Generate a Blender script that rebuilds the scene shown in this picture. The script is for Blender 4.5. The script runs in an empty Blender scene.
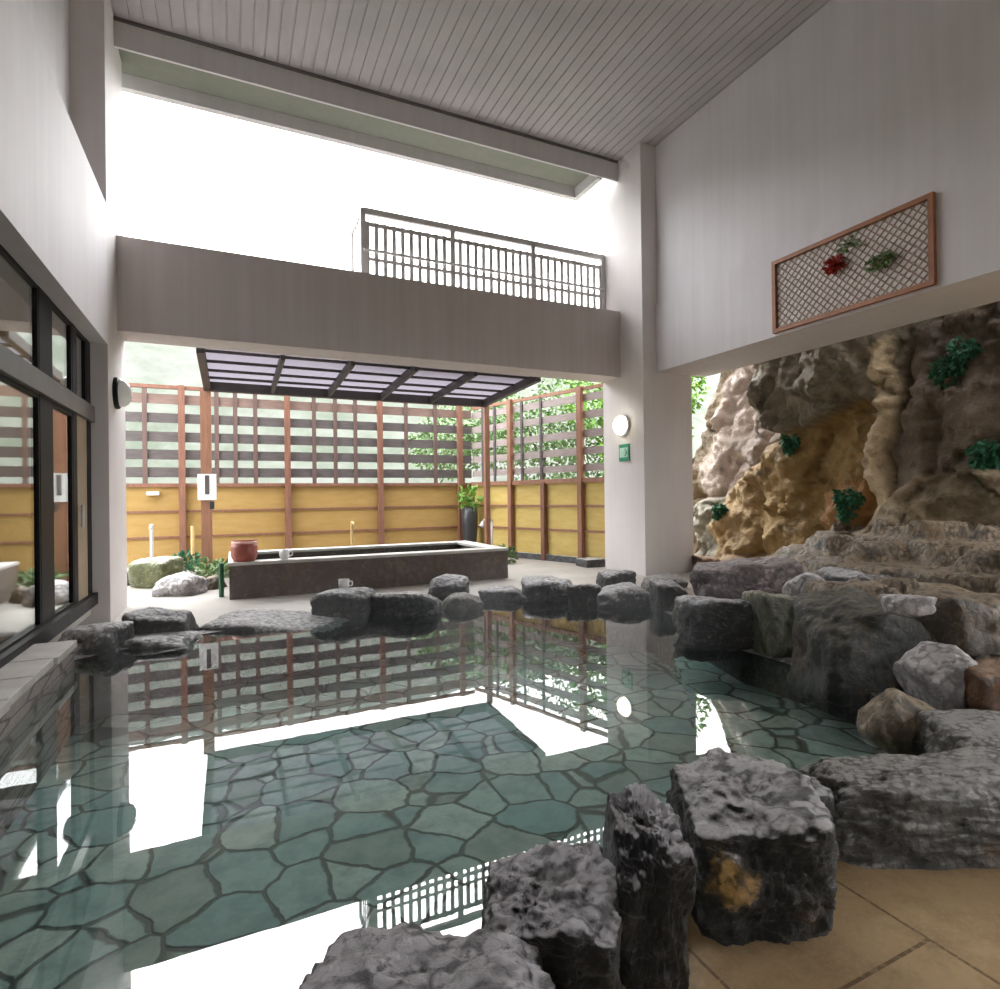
import bpy, bmesh, math, random
from mathutils import Vector, Matrix, noise, Euler
import numpy as np

# ---------------------------------------------------------------- camera
F = Vector((0.42299659, 0.90612642, 0.00296657)); R = Vector((0.90607533, -0.42293183, -0.01249619))
U = Vector((0.01006847, -0.00797378, 0.99991752)); FOC = 575.9; EYE = Vector((0, 0, 1.2))
scn = bpy.context.scene; COL = scn.collection
cd = bpy.data.cameras.new('camera'); cam = bpy.data.objects.new('camera', cd); COL.objects.link(cam)
cd.sensor_width = 36; cd.lens = FOC / 1000 * 36; cd.clip_start = 0.05; cd.clip_end = 400
cam.matrix_world = Matrix(((R.x, U.x, -F.x, 0), (R.y, U.y, -F.y, 0), (R.z, U.z, -F.z, 1.2), (0, 0, 0, 1)))
scn.camera = cam
# ---------------------------------------------------------------- sky and exposure
SKY = 3.5
w = bpy.data.worlds.new('overcast_sky'); scn.world = w; w.use_nodes = True
wn = w.node_tree; wn.nodes.clear()
bg = wn.nodes.new('ShaderNodeBackground'); wo = wn.nodes.new('ShaderNodeOutputWorld')
tc = wn.nodes.new('ShaderNodeTexCoord'); nz = wn.nodes.new('ShaderNodeTexNoise'); rp = wn.nodes.new('ShaderNodeValToRGB')
nz.inputs['Scale'].default_value = 1.6; nz.inputs['Detail'].default_value = 4
rp.color_ramp.elements[0].position = .35; rp.color_ramp.elements[0].color = (.86, .885, .92, 1)
rp.color_ramp.elements[1].position = .62; rp.color_ramp.elements[1].color = (1, 1, 1, 1)
wn.links.new(tc.outputs['Generated'], nz.inputs['Vector']); wn.links.new(nz.outputs['Fac'], rp.inputs['Fac'])
sx0 = wn.nodes.new('ShaderNodeSeparateXYZ'); wn.links.new(tc.outputs['Generated'], sx0.inputs[0])
mr0 = wn.nodes.new('ShaderNodeMapRange'); mr0.inputs[1].default_value = 0; mr0.inputs[2].default_value = 1
mr0.inputs[3].default_value = SKY; mr0.inputs[4].default_value = SKY * 1.45
wn.links.new(sx0.outputs[2], mr0.inputs[0]); wn.links.new(mr0.outputs[0], bg.inputs['Strength'])
wn.links.new(rp.outputs['Color'], bg.inputs['Color'])
wn.links.new(bg.outputs[0], wo.inputs[0])
scn.view_settings.view_transform = 'Standard'; scn.view_settings.look = 'None'
scn.view_settings.gamma = 1; scn.view_settings.use_curve_mapping = False
scn.view_settings.exposure = 1.14
cy = scn.cycles
cy.max_bounces = 10; cy.diffuse_bounces = 6; cy.glossy_bounces = 4; cy.transparent_max_bounces = 12
cy.sample_clamp_indirect = 6; cy.caustics_reflective = False; cy.caustics_refractive = False
# a soft low sun through the overcast, from beyond the terrace
sd = bpy.data.lights.new('sun', 'SUN'); sd.energy = 2.0; sd.angle = math.radians(50)
so = bpy.data.objects.new('sun', sd); COL.objects.link(so); so.rotation_euler = (math.radians(-42), math.radians(12), 0)

# ---------------------------------------------------------------- helpers
def at(u, v, ax, val):
    """the place in the world a sight line meets the plane (axis ax = val)"""
    d = F + R * ((u - 500) / FOC) - U * ((v - 494.5) / FOC)
    return EYE + d * ((val - EYE[ax]) / d[ax])

def tag(o, label=None, cat=None, group=None, kind=None):
    for k, v in (('label', label), ('category', cat), ('group', group), ('kind', kind)):
        if v: o[k] = v
    return o

def empty(name, loc, rz=0, **k):
    o = bpy.data.objects.new(name, None); COL.objects.link(o); o.location = loc; o.rotation_euler.z = rz
    o.empty_display_size = .1
    return tag(o, **k)

def copy_tree(o, parent=None):
    c = o.copy(); COL.objects.link(c); c.parent = parent
    for ch in [x for x in bpy.data.objects if x.parent == o]: copy_tree(ch, c)
    return c

def link(name, me, m, parent=None, loc=(0, 0, 0)):
    o = bpy.data.objects.new(name, me); COL.objects.link(o); o.location = loc
    if parent: o.parent = parent
    if m: me.materials.append(m)
    return o

class MB:
    def __init__(s): s.bm = bmesh.new()
    def box(s, x0, x1, y0, y1, z0, z1, bev=0):
        r = bmesh.ops.create_cube(s.bm, size=1)
        bmesh.ops.scale(s.bm, vec=(x1 - x0, y1 - y0, z1 - z0), verts=r['verts'])
        bmesh.ops.translate(s.bm, vec=((x0 + x1) / 2, (y0 + y1) / 2, (z0 + z1) / 2), verts=r['verts'])
        if bev:
            es = list({e for v in r['verts'] for e in v.link_edges})
            bmesh.ops.bevel(s.bm, geom=es, offset=bev, segments=2, profile=.6, affect='EDGES')
        return s
    def bar(s, a, b, wx, wz, up=(0, 0, 1)):
        a = Vector(a); b = Vector(b); d = b - a; L = d.length; z = d.normalized()
        x = Vector(up).cross(z)
        if x.length < 1e-4: x = Vector((1, 0, 0))
        x.normalize(); y = z.cross(x)
        r = bmesh.ops.create_cube(s.bm, size=1)
        M = Matrix((( x.x, y.x, z.x, (a.x+b.x)/2), (x.y, y.y, z.y, (a.y+b.y)/2), (x.z, y.z, z.z, (a.z+b.z)/2), (0, 0, 0, 1)))
        bmesh.ops.transform(s.bm, matrix=M @ Matrix.Diagonal((wx, wz, L, 1)), verts=r['verts']); return s
    def cyl(s, a, b, r0, r1=None, n=16):
        a = Vector(a); b = Vector(b); d = b - a
        r = bmesh.ops.create_cone(s.bm, cap_ends=True, segments=n, radius1=r0, radius2=r0 if r1 is None else r1, depth=d.length)
        q = Vector((0, 0, 1)).rotation_difference(d.normalized()).to_matrix().to_4x4()
        bmesh.ops.transform(s.bm, matrix=Matrix.Translation((a + b) / 2) @ q, verts=r['verts']); return s
    def tube(s, pts, r, n=10):
        for i in range(len(pts) - 1):
            s.cyl(pts[i], pts[i + 1], r, r, n)
            if i: 
                q = bmesh.ops.create_uvsphere(s.bm, u_segments=n, v_segments=6, radius=r)
                bmesh.ops.translate(s.bm, vec=pts[i], verts=q['verts'])
        return s
    def lathe(s, prof, n=24, M=None):
        rings = []
        M = M or Matrix.Identity(4)
        for r, z in prof:
            if r < 1e-5: rings.append([s.bm.verts.new(M @ Vector((0, 0, z)))])
            else: rings.append([s.bm.verts.new(M @ Vector((r * math.cos(2 * math.pi * k / n), r * math.sin(2 * math.pi * k / n), z))) for k in range(n)])
        for A, B in zip(rings, rings[1:]):
            for k in range(n):
                a, b = A[k % len(A)], A[(k + 1) % len(A)]; c, d = B[(k + 1) % len(B)], B[k % len(B)]
                f = [x for i, x in enumerate((a, b, c, d)) if x not in (a, b, c, d)[:i]]
                if len(f) > 2:
                    try: s.bm.faces.new(f)
                    except ValueError: pass
        return s
    def poly(s, pts, z, flip=False):
        vs = [s.bm.verts.new((p[0], p[1], z)) for p in pts]
        es = [s.bm.edges.new((vs[i], vs[(i + 1) % len(vs)])) for i in range(len(vs))]
        r = bmesh.ops.triangle_fill(s.bm, use_beauty=True, edges=es, normal=(0, 0, 1)); return s
    def build(s, name, m, parent=None, loc=(0, 0, 0), smooth=False):
        bmesh.ops.recalc_face_normals(s.bm, faces=s.bm.faces)
        me = bpy.data.meshes.new(name); s.bm.to_mesh(me); s.bm.free()
        if smooth:
            for p in me.polygons: p.use_smooth = True
        return link(name, me, m, parent, loc)

# ---------------------------------------------------------------- materials
def nt(name):
    m = bpy.data.materials.new(name); m.use_nodes = True; t = m.node_tree
    return m, t, t.nodes['Principled BSDF'], t.nodes.new, t.links.new
def c4(c): return (c[0], c[1], c[2], 1)
def mixc(t, a, b, fac):
    n = t.nodes.new('ShaderNodeMix'); n.data_type = 'RGBA'
    for sock, v in ((n.inputs[6], a), (n.inputs[7], b), (n.inputs[0], fac)):
        if isinstance(v, bpy.types.NodeSocket): t.links.new(v, sock)
        elif isinstance(v, (int, float)): sock.default_value = v
        else: sock.default_value = c4(v)
    return n.outputs[2]
def mth(t, op, a, b=None, c=None, clamp=False):
    n = t.nodes.new('ShaderNodeMath'); n.operation = op; n.use_clamp = clamp
    for i, v in enumerate((a, b, c)):
        if v is None: continue
        if isinstance(v, bpy.types.NodeSocket): t.links.new(v, n.inputs[i])
        else: n.inputs[i].default_value = v
    return n.outputs[0]
def tnoise(t, vec, scale, detail=4, rough=.55, dist=0):
    n = t.nodes.new('ShaderNodeTexNoise'); n.inputs['Scale'].default_value = scale
    n.inputs['Detail'].default_value = detail; n.inputs['Roughness'].default_value = rough
    n.inputs['Distortion'].default_value = dist
    t.links.new(vec, n.inputs['Vector']); return n.outputs['Fac']
def ramp(t, fac, lo, hi):
    n = t.nodes.new('ShaderNodeMapRange'); n.inputs[1].default_value = lo; n.inputs[2].default_value = hi
    t.links.new(fac, n.inputs[0]); return n.outputs[0]
def bump(t, b, h, strength, dist=.02):
    n = t.nodes.new('ShaderNodeBump'); n.inputs['Strength'].default_value = strength; n.inputs['Distance'].default_value = dist
    t.links.new(h, n.inputs['Height']); t.links.new(n.outputs[0], b.inputs['Normal'])
def mapped(t, vec, sc):
    n = t.nodes.new('ShaderNodeMapping'); n.inputs['Scale'].default_value = sc
    t.links.new(vec, n.inputs['Vector']); return n.outputs[0]
def plain(name, c, c2=None, rough=.6, scale=6, stretch=(1, 1, 1), bmp=.1, metal=0, emit=None):
    m, t, b, N, L = nt(name); co = N('ShaderNodeTexCoord').outputs['Object']
    v = mapped(t, co, stretch); f = tnoise(t, v, scale, 5)
    L(mixc(t, c, c2 or [x * .8 for x in c], ramp(t, f, .35, .65)), b.inputs['Base Color'])
    b.inputs['Roughness'].default_value = rough; b.inputs['Metallic'].default_value = metal
    if bmp: bump(t, b, tnoise(t, v, scale * 6, 4), bmp, .01)
    if emit: b.inputs['Emission Color'].default_value = c4(emit[0]); b.inputs['Emission Strength'].default_value = emit[1]
    return m

M_ = {}
def schlick(t, f0):
    g = t.nodes.new('ShaderNodeNewGeometry'); d = t.nodes.new('ShaderNodeVectorMath'); d.operation = 'DOT_PRODUCT'
    t.links.new(g.outputs['Incoming'], d.inputs[0]); t.links.new(g.outputs['Normal'], d.inputs[1])
    c = mth(t, 'SUBTRACT', 1.0, mth(t, 'ABSOLUTE', d.outputs['Value']))
    return mth(t, 'ADD', mth(t, 'MULTIPLY', mth(t, 'POWER', c, 5.0), 1 - f0), f0)
def concrete(name, c, c2, streak=.5):
    m, t, b, N, L = nt(name); g = N('ShaderNodeNewGeometry').outputs['Position']
    a = tnoise(t, mapped(t, g, (9, 9, .35)), 1.0, 5, .6); d = tnoise(t, g, 1.1, 4)
    f = mth(t, 'ADD', mth(t, 'MULTIPLY', a, streak), mth(t, 'MULTIPLY', d, 1 - streak))
    L(mixc(t, c, c2, ramp(t, f, .38, .66)), b.inputs['Base Color']); b.inputs['Roughness'].default_value = .75
    bump(t, b, tnoise(t, g, 45, 4), .12, .006)
    return m
M_['wall'] = concrete('painted_concrete', (.76, .735, .76), (.675, .65, .67))
M_['beam'] = concrete('bridge_concrete', (.60, .545, .535), (.53, .48, .465), .75)
M_['fascia'] = concrete('eave_concrete', (.66, .65, .65), (.58, .57, .57))
M_['soffit'] = concrete('soffit_green_bounce', (.22, .235, .19), (.19, .205, .165))  # green of reflected light put into the soffit colour
M_['column'] = concrete('column_plaster', (.74, .70, .69), (.66, .62, .61), .4)
M_['ceiling'] = plain('ceiling_board', (.50, .485, .49), (.44, .43, .43), .6, 2)
M_['black'] = plain('black_frame', (.009, .009, .010), (.014, .014, .016), .5, 8)
M_['black'].node_tree.nodes['Principled BSDF'].inputs['Specular IOR Level'].default_value = .15
M_['greyframe'] = plain('window_rail_metal', (.12, .115, .11), (.16, .15, .145), .35, 8)
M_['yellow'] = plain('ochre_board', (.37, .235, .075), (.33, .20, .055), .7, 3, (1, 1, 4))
M_['yellow2'] = plain('bright_yellow_board', (.60, .46, .15), (.54, .38, .11), .7, 3, (1, 1, 4))  # side fence boards, a brighter yellow than the back fence
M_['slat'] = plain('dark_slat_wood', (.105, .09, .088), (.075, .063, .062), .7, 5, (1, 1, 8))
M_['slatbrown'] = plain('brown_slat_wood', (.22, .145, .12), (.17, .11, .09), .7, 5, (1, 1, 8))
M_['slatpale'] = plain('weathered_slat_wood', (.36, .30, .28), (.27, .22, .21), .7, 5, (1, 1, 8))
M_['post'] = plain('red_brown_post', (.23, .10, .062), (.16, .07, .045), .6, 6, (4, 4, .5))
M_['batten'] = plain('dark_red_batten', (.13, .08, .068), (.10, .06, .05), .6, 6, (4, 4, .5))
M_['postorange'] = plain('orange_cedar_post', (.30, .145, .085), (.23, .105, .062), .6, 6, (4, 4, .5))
M_['darkbeam'] = plain('dark_pergola_beam', (.062, .05, .048), (.045, .038, .036), .5, 6)
M_['steel'] = plain('painted_steel_rail', (.60, .59, .59), (.54, .53, .53), .4, 6)
M_['white'] = plain('white_plastic', (.82, .82, .82), (.74, .74, .74), .4, 6)
M_['green_sign'] = plain('green_sign_paint', (.03, .30, .17), (.025, .26, .15), .4, 6, bmp=0)
M_['mint'] = plain('pale_mint_print', (.52, .78, .66), (.47, .73, .6), .4, 6, bmp=0)
M_['redbrown'] = plain('red_lacquer_tub', (.38, .10, .07), (.28, .07, .05), .45, 10)
M_['pink'] = plain('pink_basin_rim', (.75, .45, .38), (.7, .4, .33), .4, 10)
M_['leaf'] = plain('leaf_green', (.10, .19, .06), (.16, .24, .09), .5, 12)
M_['leafbright'] = plain('bright_leaf_green', (.19, .36, .05), (.12, .26, .035), .5, 3)
M_['fern'] = plain('fern_green', (.018, .105, .05), (.03, .15, .065), .5, 12)
M_['bark'] = plain('bark', (.10, .07, .045), (.06, .045, .03), .8, 12)
M_['bamboo'] = plain('dry_bamboo', (.62, .45, .20), (.5, .35, .15), .5, 12)
M_['hill'] = None
M_['red'] = plain('red_leaf', (.42, .03, .02), (.3, .02, .015), .5, 20)
M_['lattice'] = plain('lattice_wood', (.36, .25, .20), (.27, .18, .14), .6, 10)
M_['frame_wood'] = plain('orange_frame_wood', (.40, .16, .07), (.28, .11, .05), .5, 8)
M_['screen_white'] = plain('lattice_backing', (.80, .76, .73), (.74, .70, .67), .7, 4)
M_['beige'] = plain('beige_door_panel', (.42, .33, .23), (.36, .28, .19), .6, 4)
M_['room'] = plain('inner_room_plaster', (.60, .59, .55), (.54, .53, .49), .7, 2)
M_['pot'] = plain('dark_pot_glaze', (.03, .035, .04), (.05, .05, .055), .35, 8)

# glass of the big windows
m, t, b, N, L = nt('window_glass'); t.nodes.remove(b)
tr = N('ShaderNodeBsdfTransparent'); tr.inputs[0].default_value = (.80, .84, .82, 1)
gl = N('ShaderNodeBsdfGlossy'); gl.inputs['Roughness'].default_value = .03; gl.inputs[0].default_value = (.95, .97, .97, 1)
mx = N('ShaderNodeMixShader'); L(schlick(t, .30), mx.inputs[0]); L(tr.outputs[0], mx.inputs[1]); L(gl.outputs[0], mx.inputs[2])
L(mx.outputs[0], t.nodes['Material Output'].inputs[0]); M_['glass'] = m
# purple tinted translucent roofing
m, t, b, N, L = nt('translucent_roofing'); t.nodes.remove(b)
ts = N('ShaderNodeBsdfTranslucent'); ts.inputs[0].default_value = (.36, .345, .37, 1)
df = N('ShaderNodeBsdfDiffuse'); df.inputs[0].default_value = (.34, .31, .36, 1)
mx = N('ShaderNodeMixShader'); mx.inputs[0].default_value = .25; L(ts.outputs[0], mx.inputs[1]); L(df.outputs[0], mx.inputs[2])
L(mx.outputs[0], t.nodes['Material Output'].inputs[0]); M_['roofing'] = m
# lit lamp glass
M_['lampglow'] = plain('lit_opal_glass', (.9, .85, .7), None, .3, 4, bmp=0, emit=((1, .90, .66), 4.5))
M_['lampoff'] = plain('opal_glass', (.92, .93, .90), (.88, .89, .86), .25, 4, bmp=0)
# water
m, t, b, N, L = nt('pool_water'); t.nodes.remove(b)
tr = N('ShaderNodeBsdfTransparent'); tr.inputs[0].default_value = (.80, .93, .91, 1)
gl = N('ShaderNodeBsdfGlossy'); gl.inputs['Roughness'].default_value = .0
g = N('ShaderNodeNewGeometry').outputs['Position']
bm_ = N('ShaderNodeBump'); bm_.inputs['Strength'].default_value = .035; bm_.inputs['Distance'].default_value = .01
L(tnoise(t, g, 2.2, 3), bm_.inputs['Height']); L(bm_.outputs[0], gl.inputs['Normal'])
mx = N('ShaderNodeMixShader'); L(schlick(t, .13), mx.inputs[0]); L(tr.outputs[0], mx.inputs[1]); L(gl.outputs[0], mx.inputs[2])
L(mx.outputs[0], t.nodes['Material Output'].inputs[0]); M_['water'] = m
# crazy paving on the pool bottom
m, t, b, N, L = nt('slate_crazy_paving'); g = N('ShaderNodeNewGeometry').outputs['Position']
nv = N('ShaderNodeTexNoise'); nv.inputs['Scale'].default_value = 4.5; nv.inputs['Detail'].default_value = 4; L(g, nv.inputs['Vector'])
vm = N('ShaderNodeVectorMath'); vm.operation = 'MULTIPLY_ADD'; L(nv.outputs['Color'], vm.inputs[0]); vm.inputs[1].default_value = (.13, .13, 0); L(g, vm.inputs[2])
fl = N('ShaderNodeVectorMath'); fl.operation = 'MULTIPLY'; L(vm.outputs[0], fl.inputs[0]); fl.inputs[1].default_value = (1, 1, 0)
vo = N('ShaderNodeTexVoronoi'); vo.feature = 'DISTANCE_TO_EDGE'; vo.inputs['Scale'].default_value = 3.7; L(fl.outputs[0], vo.inputs['Vector']); vo.inputs['Randomness'].default_value = .9
vc = N('ShaderNodeTexVoronoi'); vc.inputs['Scale'].default_value = 3.7; L(fl.outputs[0], vc.inputs['Vector']); vc.inputs['Randomness'].default_value = .9
sp = N('ShaderNodeSeparateColor'); L(vc.outputs['Color'], sp.inputs[0])
base = mixc(t, (.18, .265, .26), (.44, .45, .41), sp.outputs[0])
base = mixc(t, base, (.23, .22, .185), mth(t, 'MULTIPLY', mth(t, 'GREATER_THAN', sp.outputs[1], .72), .6))
base = mixc(t, base, (.07, .11, .11), mth(t, 'MULTIPLY', ramp(t, tnoise(t, g, 9, 7, .7), .42, .68), .6))
gap = ramp(t, vo.outputs['Distance'], .018, .045)
L(mixc(t, (.032, .036, .03), base, gap), b.inputs['Base Color']); b.inputs['Roughness'].default_value = .6
bump(t, b, gap, .5, .02); M_['paving'] = m
# beige deck slabs
m, t, b, N, L = nt('beige_deck_slabs'); g = N('ShaderNodeNewGeometry').outputs['Position']
sx = N('ShaderNodeSeparateXYZ'); L(g, sx.inputs[0]); cb = N('ShaderNodeCombineXYZ')
L(mth(t, 'ADD', sx.outputs[1], -.92 + 9 ), cb.inputs[0]); L(mth(t, 'ADD', sx.outputs[0], -1.68 + 7.2), cb.inputs[1])
bk = N('ShaderNodeTexBrick'); L(cb.outputs[0], bk.inputs['Vector']); bk.offset = .5
bk.inputs['Scale'].default_value = 1; bk.inputs['Brick Width'].default_value = .9; bk.inputs['Row Height'].default_value = .6
bk.inputs['Mortar Size'].default_value = .006; bk.inputs['Mortar Smooth'].default_value = .3
bk.inputs['Color1'].default_value = (.44, .31, .17, 1); bk.inputs['Color2'].default_value = (.39, .27, .145, 1); bk.inputs['Mortar'].default_value = (.13, .075, .035, 1)
s_ = mixc(t, bk.outputs[0], (.17, .105, .05), mth(t, 'MULTIPLY', ramp(t, tnoise(t, g, 3.5, 8, .72), .42, .66), .7))
L(mixc(t, s_, (.42, .33, .21), mth(t, 'MULTIPLY', ramp(t, tnoise(t, g, 70, 3, .7), .5, .62), .45)), b.inputs['Base Color'])
b.inputs['Roughness'].default_value = .38; bump(t, b, tnoise(t, g, 60, 3), .15, .005); M_['slabs'] = m
M_['terrace'] = plain('pale_terrace_concrete', (.38, .35, .31), (.30, .28, .25), .6, 1.6, bmp=.15)

def rockmat(name, dark, mid, vein_skylit, ochre=(.30, .17, .06), och=.3, top=.75, rough=.42, ns=5.0, vein_=.3, patch=None, thr=.48):
    m, t, b, N, L = nt(name); co = N('ShaderNodeTexCoord').outputs['Object']; gn = N('ShaderNodeNewGeometry')
    f = tnoise(t, co, ns, 8, .62, .6); f2 = tnoise(t, co, ns * .55, 4, .5, 1.0)
    base = mixc(t, dark, mid, ramp(t, f, .4, .66))
    base = mixc(t, base, ochre, mth(t, 'MULTIPLY', ramp(t, f2, .56, .66), och))
    vn = N('ShaderNodeTexNoise'); vn.inputs['Scale'].default_value = ns * .8; vn.inputs['Detail'].default_value = 6; vn.inputs['Distortion'].default_value = 1.6
    L(mapped(t, co, (1, 1, 2.6)), vn.inputs['Vector'])
    vein = ramp(t, mth(t, 'ABSOLUTE', mth(t, 'SUBTRACT', vn.outputs[0], .5)), .014, .0)
    base = mixc(t, base, vein_skylit, mth(t, 'MULTIPLY', vein, vein_, clamp=True))
    if patch:   # an ochre stain of its own shape
        vm = N('ShaderNodeVectorMath'); vm.operation = 'DISTANCE'; L(co, vm.inputs[0]); vm.inputs[1].default_value = patch[:3]
        dd = mth(t, 'ADD', vm.outputs['Value'], mth(t, 'MULTIPLY', mth(t, 'SUBTRACT', tnoise(t, co, 14, 5, .6), .5), .16))
        base = mixc(t, base, (.40, .24, .075), mth(t, 'MULTIPLY', ramp(t, dd, patch[3] + .012, patch[3] - .012), .9))
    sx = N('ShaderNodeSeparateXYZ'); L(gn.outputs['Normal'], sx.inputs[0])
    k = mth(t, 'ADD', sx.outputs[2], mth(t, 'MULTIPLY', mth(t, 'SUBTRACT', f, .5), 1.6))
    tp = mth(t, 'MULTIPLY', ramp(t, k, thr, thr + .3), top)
    base = mixc(t, base, vein_skylit, tp)  # upward faces paler: sky light painted into the rock colour
    pits = ramp(t, tnoise(t, co, ns * 5, 4, .7), .68, .56)
    base = mixc(t, dark, base, mth(t, 'ADD', mth(t, 'MULTIPLY', pits, .75), .25))
    vk = t.nodes.new('ShaderNodeTexVoronoi'); vk.inputs['Scale'].default_value = ns * 4.2; L(mapped(t, co, (1, 1.5, .7)), vk.inputs['Vector'])
    base = mixc(t, base, dark, mth(t, 'MULTIPLY', mth(t, 'MULTIPLY', ramp(t, vk.outputs['Distance'], .42, .62), ramp(t, f, .42, .52)), .75))
    L(base, b.inputs['Base Color']); b.inputs['Roughness'].default_value = rough
    h = mth(t, 'ADD', tnoise(t, co, ns * 3.2, 10, .74), mth(t, 'MULTIPLY', tnoise(t, co, ns * 11, 4, .7), .3))
    h = mth(t, 'SUBTRACT', h, mth(t, 'MULTIPLY', vk.outputs['Distance'], .45))
    bump(t, b, h, .9, .034)
    return m
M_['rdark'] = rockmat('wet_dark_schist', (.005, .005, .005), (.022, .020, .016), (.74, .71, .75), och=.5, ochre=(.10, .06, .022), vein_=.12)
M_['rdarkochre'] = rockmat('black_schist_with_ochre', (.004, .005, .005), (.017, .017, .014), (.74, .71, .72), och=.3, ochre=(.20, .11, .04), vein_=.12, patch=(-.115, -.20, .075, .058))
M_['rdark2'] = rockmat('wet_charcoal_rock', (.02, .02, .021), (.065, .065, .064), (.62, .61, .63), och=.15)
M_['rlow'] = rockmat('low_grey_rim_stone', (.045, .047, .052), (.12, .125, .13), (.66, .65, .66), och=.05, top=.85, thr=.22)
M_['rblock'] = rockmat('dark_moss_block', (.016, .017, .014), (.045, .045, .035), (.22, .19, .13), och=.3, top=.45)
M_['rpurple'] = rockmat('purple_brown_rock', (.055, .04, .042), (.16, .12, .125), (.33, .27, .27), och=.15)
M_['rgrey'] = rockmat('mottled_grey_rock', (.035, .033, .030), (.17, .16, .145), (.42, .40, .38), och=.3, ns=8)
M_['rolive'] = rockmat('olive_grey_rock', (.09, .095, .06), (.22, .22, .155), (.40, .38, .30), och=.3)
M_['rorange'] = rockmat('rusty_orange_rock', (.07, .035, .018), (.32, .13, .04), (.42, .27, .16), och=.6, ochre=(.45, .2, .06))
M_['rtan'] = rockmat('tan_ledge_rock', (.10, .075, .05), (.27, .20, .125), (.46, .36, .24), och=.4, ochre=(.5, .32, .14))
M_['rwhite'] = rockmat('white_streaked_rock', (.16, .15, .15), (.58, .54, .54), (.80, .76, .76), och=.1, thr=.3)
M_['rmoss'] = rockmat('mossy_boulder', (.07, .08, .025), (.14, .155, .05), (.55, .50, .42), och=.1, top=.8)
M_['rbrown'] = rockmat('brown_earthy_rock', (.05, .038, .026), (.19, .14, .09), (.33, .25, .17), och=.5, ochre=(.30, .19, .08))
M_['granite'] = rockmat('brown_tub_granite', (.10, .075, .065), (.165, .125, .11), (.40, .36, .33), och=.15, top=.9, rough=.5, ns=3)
M_['ledge'] = plain('ledge_stone', (.52, .50, .47), (.40, .375, .35), .55, 5)
# mortared stone courses of the ledge's face
m, t, b, N, L = nt('ledge_face_stones'); g = N('ShaderNodeNewGeometry').outputs['Position']
vo = N('ShaderNodeTexVoronoi'); vo.feature = 'DISTANCE_TO_EDGE'; vo.inputs['Scale'].default_value = 1; L(mapped(t, g, (3, 2.2, 16)), vo.inputs['Vector'])
s_ = mixc(t, (.20, .165, .155), (.30, .25, .235), tnoise(t, g, 4, 3))
L(mixc(t, (.06, .05, .045), s_, ramp(t, vo.outputs['Distance'], .03, .09)), b.inputs['Base Color']); b.inputs['Roughness'].default_value = .5
bump(t, b, tnoise(t, g, 25, 5), .5, .02); M_['ledgeface'] = m

# ---------------------------------------------------------------- the building shell
XL, XR = -1.09, 5.795; YF, YB = 7.32, 7.79; ZC = 6.395
def struct(name, mb, m, **k): return tag(mb.build(name, m, **k), kind='structure')
def piece(name, label, cat, mb, m, **k): return tag(mb.build(name, m, **k), label, cat)
# ribbed ceiling: planks running towards the terrace
cb = MB(); x = -3.2
while x < 6.9:
    cb.box(x, x + .118, -3, YF, ZC, ZC + .03); x += .134
cb.box(-3.3, 7.0, -3.2, YF + .1, ZC + .012, ZC + .2)
struct('ceiling', cb, M_['ceiling'])
# left side: half-height concrete band flush with column, wall above set back
struct('wall_left', MB().box(-1.42, XL, -3, 6.78, 2.75, 4.14), M_['wall'])
struct('wall_left_upper', MB().box(-1.62, -1.375, -3, 6.78, 4.14, ZC + .01), M_['wall'])
struct('trim_1', MB().box(-1.375, XL, 6.78, YB, 0.0, ZC + .0).box(-1.42, XL - .0, 6.78, YB, 2.75, 4.14), M_['column'])
# right column, wall and band over the opening
struct('trim_2', MB().box(5.517, 6.447, 6.783, YB, -.2, ZC + .0), M_['column'])
struct('wall_right', MB().box(XR, 6.7, -3, 6.783, 4.03, ZC + .01), M_['wall'])
struct('wall_right_band', MB().box(5.765, 6.72, -3, 6.783, 3.02, 4.03), M_['wall'])
struct('wall_light_blocker', MB().box(-1.62, 6.72, -3.2, -3, 0, ZC + .01), M_['wall'])  # unseen wall behind the camera, added to hold back skylight
# concrete bridge beam and eave
struct('wall_back', MB().box(XL, 5.517, YF, YB, 3.03, 4.055), M_['beam'])
struct('wall_back_eave', MB().box(XL, 5.517, YF, YF + .03, 6.09, ZC + .15), M_['fascia'])
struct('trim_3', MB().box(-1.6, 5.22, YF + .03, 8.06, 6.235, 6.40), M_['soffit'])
struct('trim_4', MB().box(-1.6, 5.24, 7.98, 8.07, 6.07, 6.42).box(5.15, 5.24, YF + .03, 7.98, 6.07, 6.42), M_['fascia'])
gro = MB()
for k in range(1): gro.box(XL, 5.5, YF - .025, YF + .005, ZC - .03, ZC + .0)
struct('trim_5', gro, M_['greyframe'])

# ---------------------------------------------------------------- left windows
YS = [-0.5, 2.2, 5.10, 5.43, 6.10, 6.31, 6.90, 7.06]
def window(idx, y0, y1, z0, z1, fr=.05, m='black'):
    e = empty('window_%d' % idx, (-1.25, (y0 + y1) / 2, z0), kind='structure')
    a = -.03; b_ = .012; h = (y1 - y0) / 2; H = z1 - z0
    MB().box(a, b_, -h, -h + fr, 0, H).box(a, b_, h - fr, h, 0, H).box(a, b_, -h + fr, h - fr, 0, fr).box(a, b_, -h + fr, h - fr, H - fr, H).build('window_frame', M_[m], e)
    MB().box(-.012, -.004, -h + fr, h - fr, fr, H - fr).build('window_pane', M_['glass'], e)
window(1, -.5, 2.30, .30, 1.97); window(2, 2.36, 5.13, .30, 1.97, .03)
window(3, -.5, 2.30, 2.12, 2.752); window(4, 2.36, 5.13, 2.12, 2.752, .03)
window(5, 5.44, 6.08, .30, 1.97, .035); window(6, 5.44, 6.08, 2.12, 2.752, .035)
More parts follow.
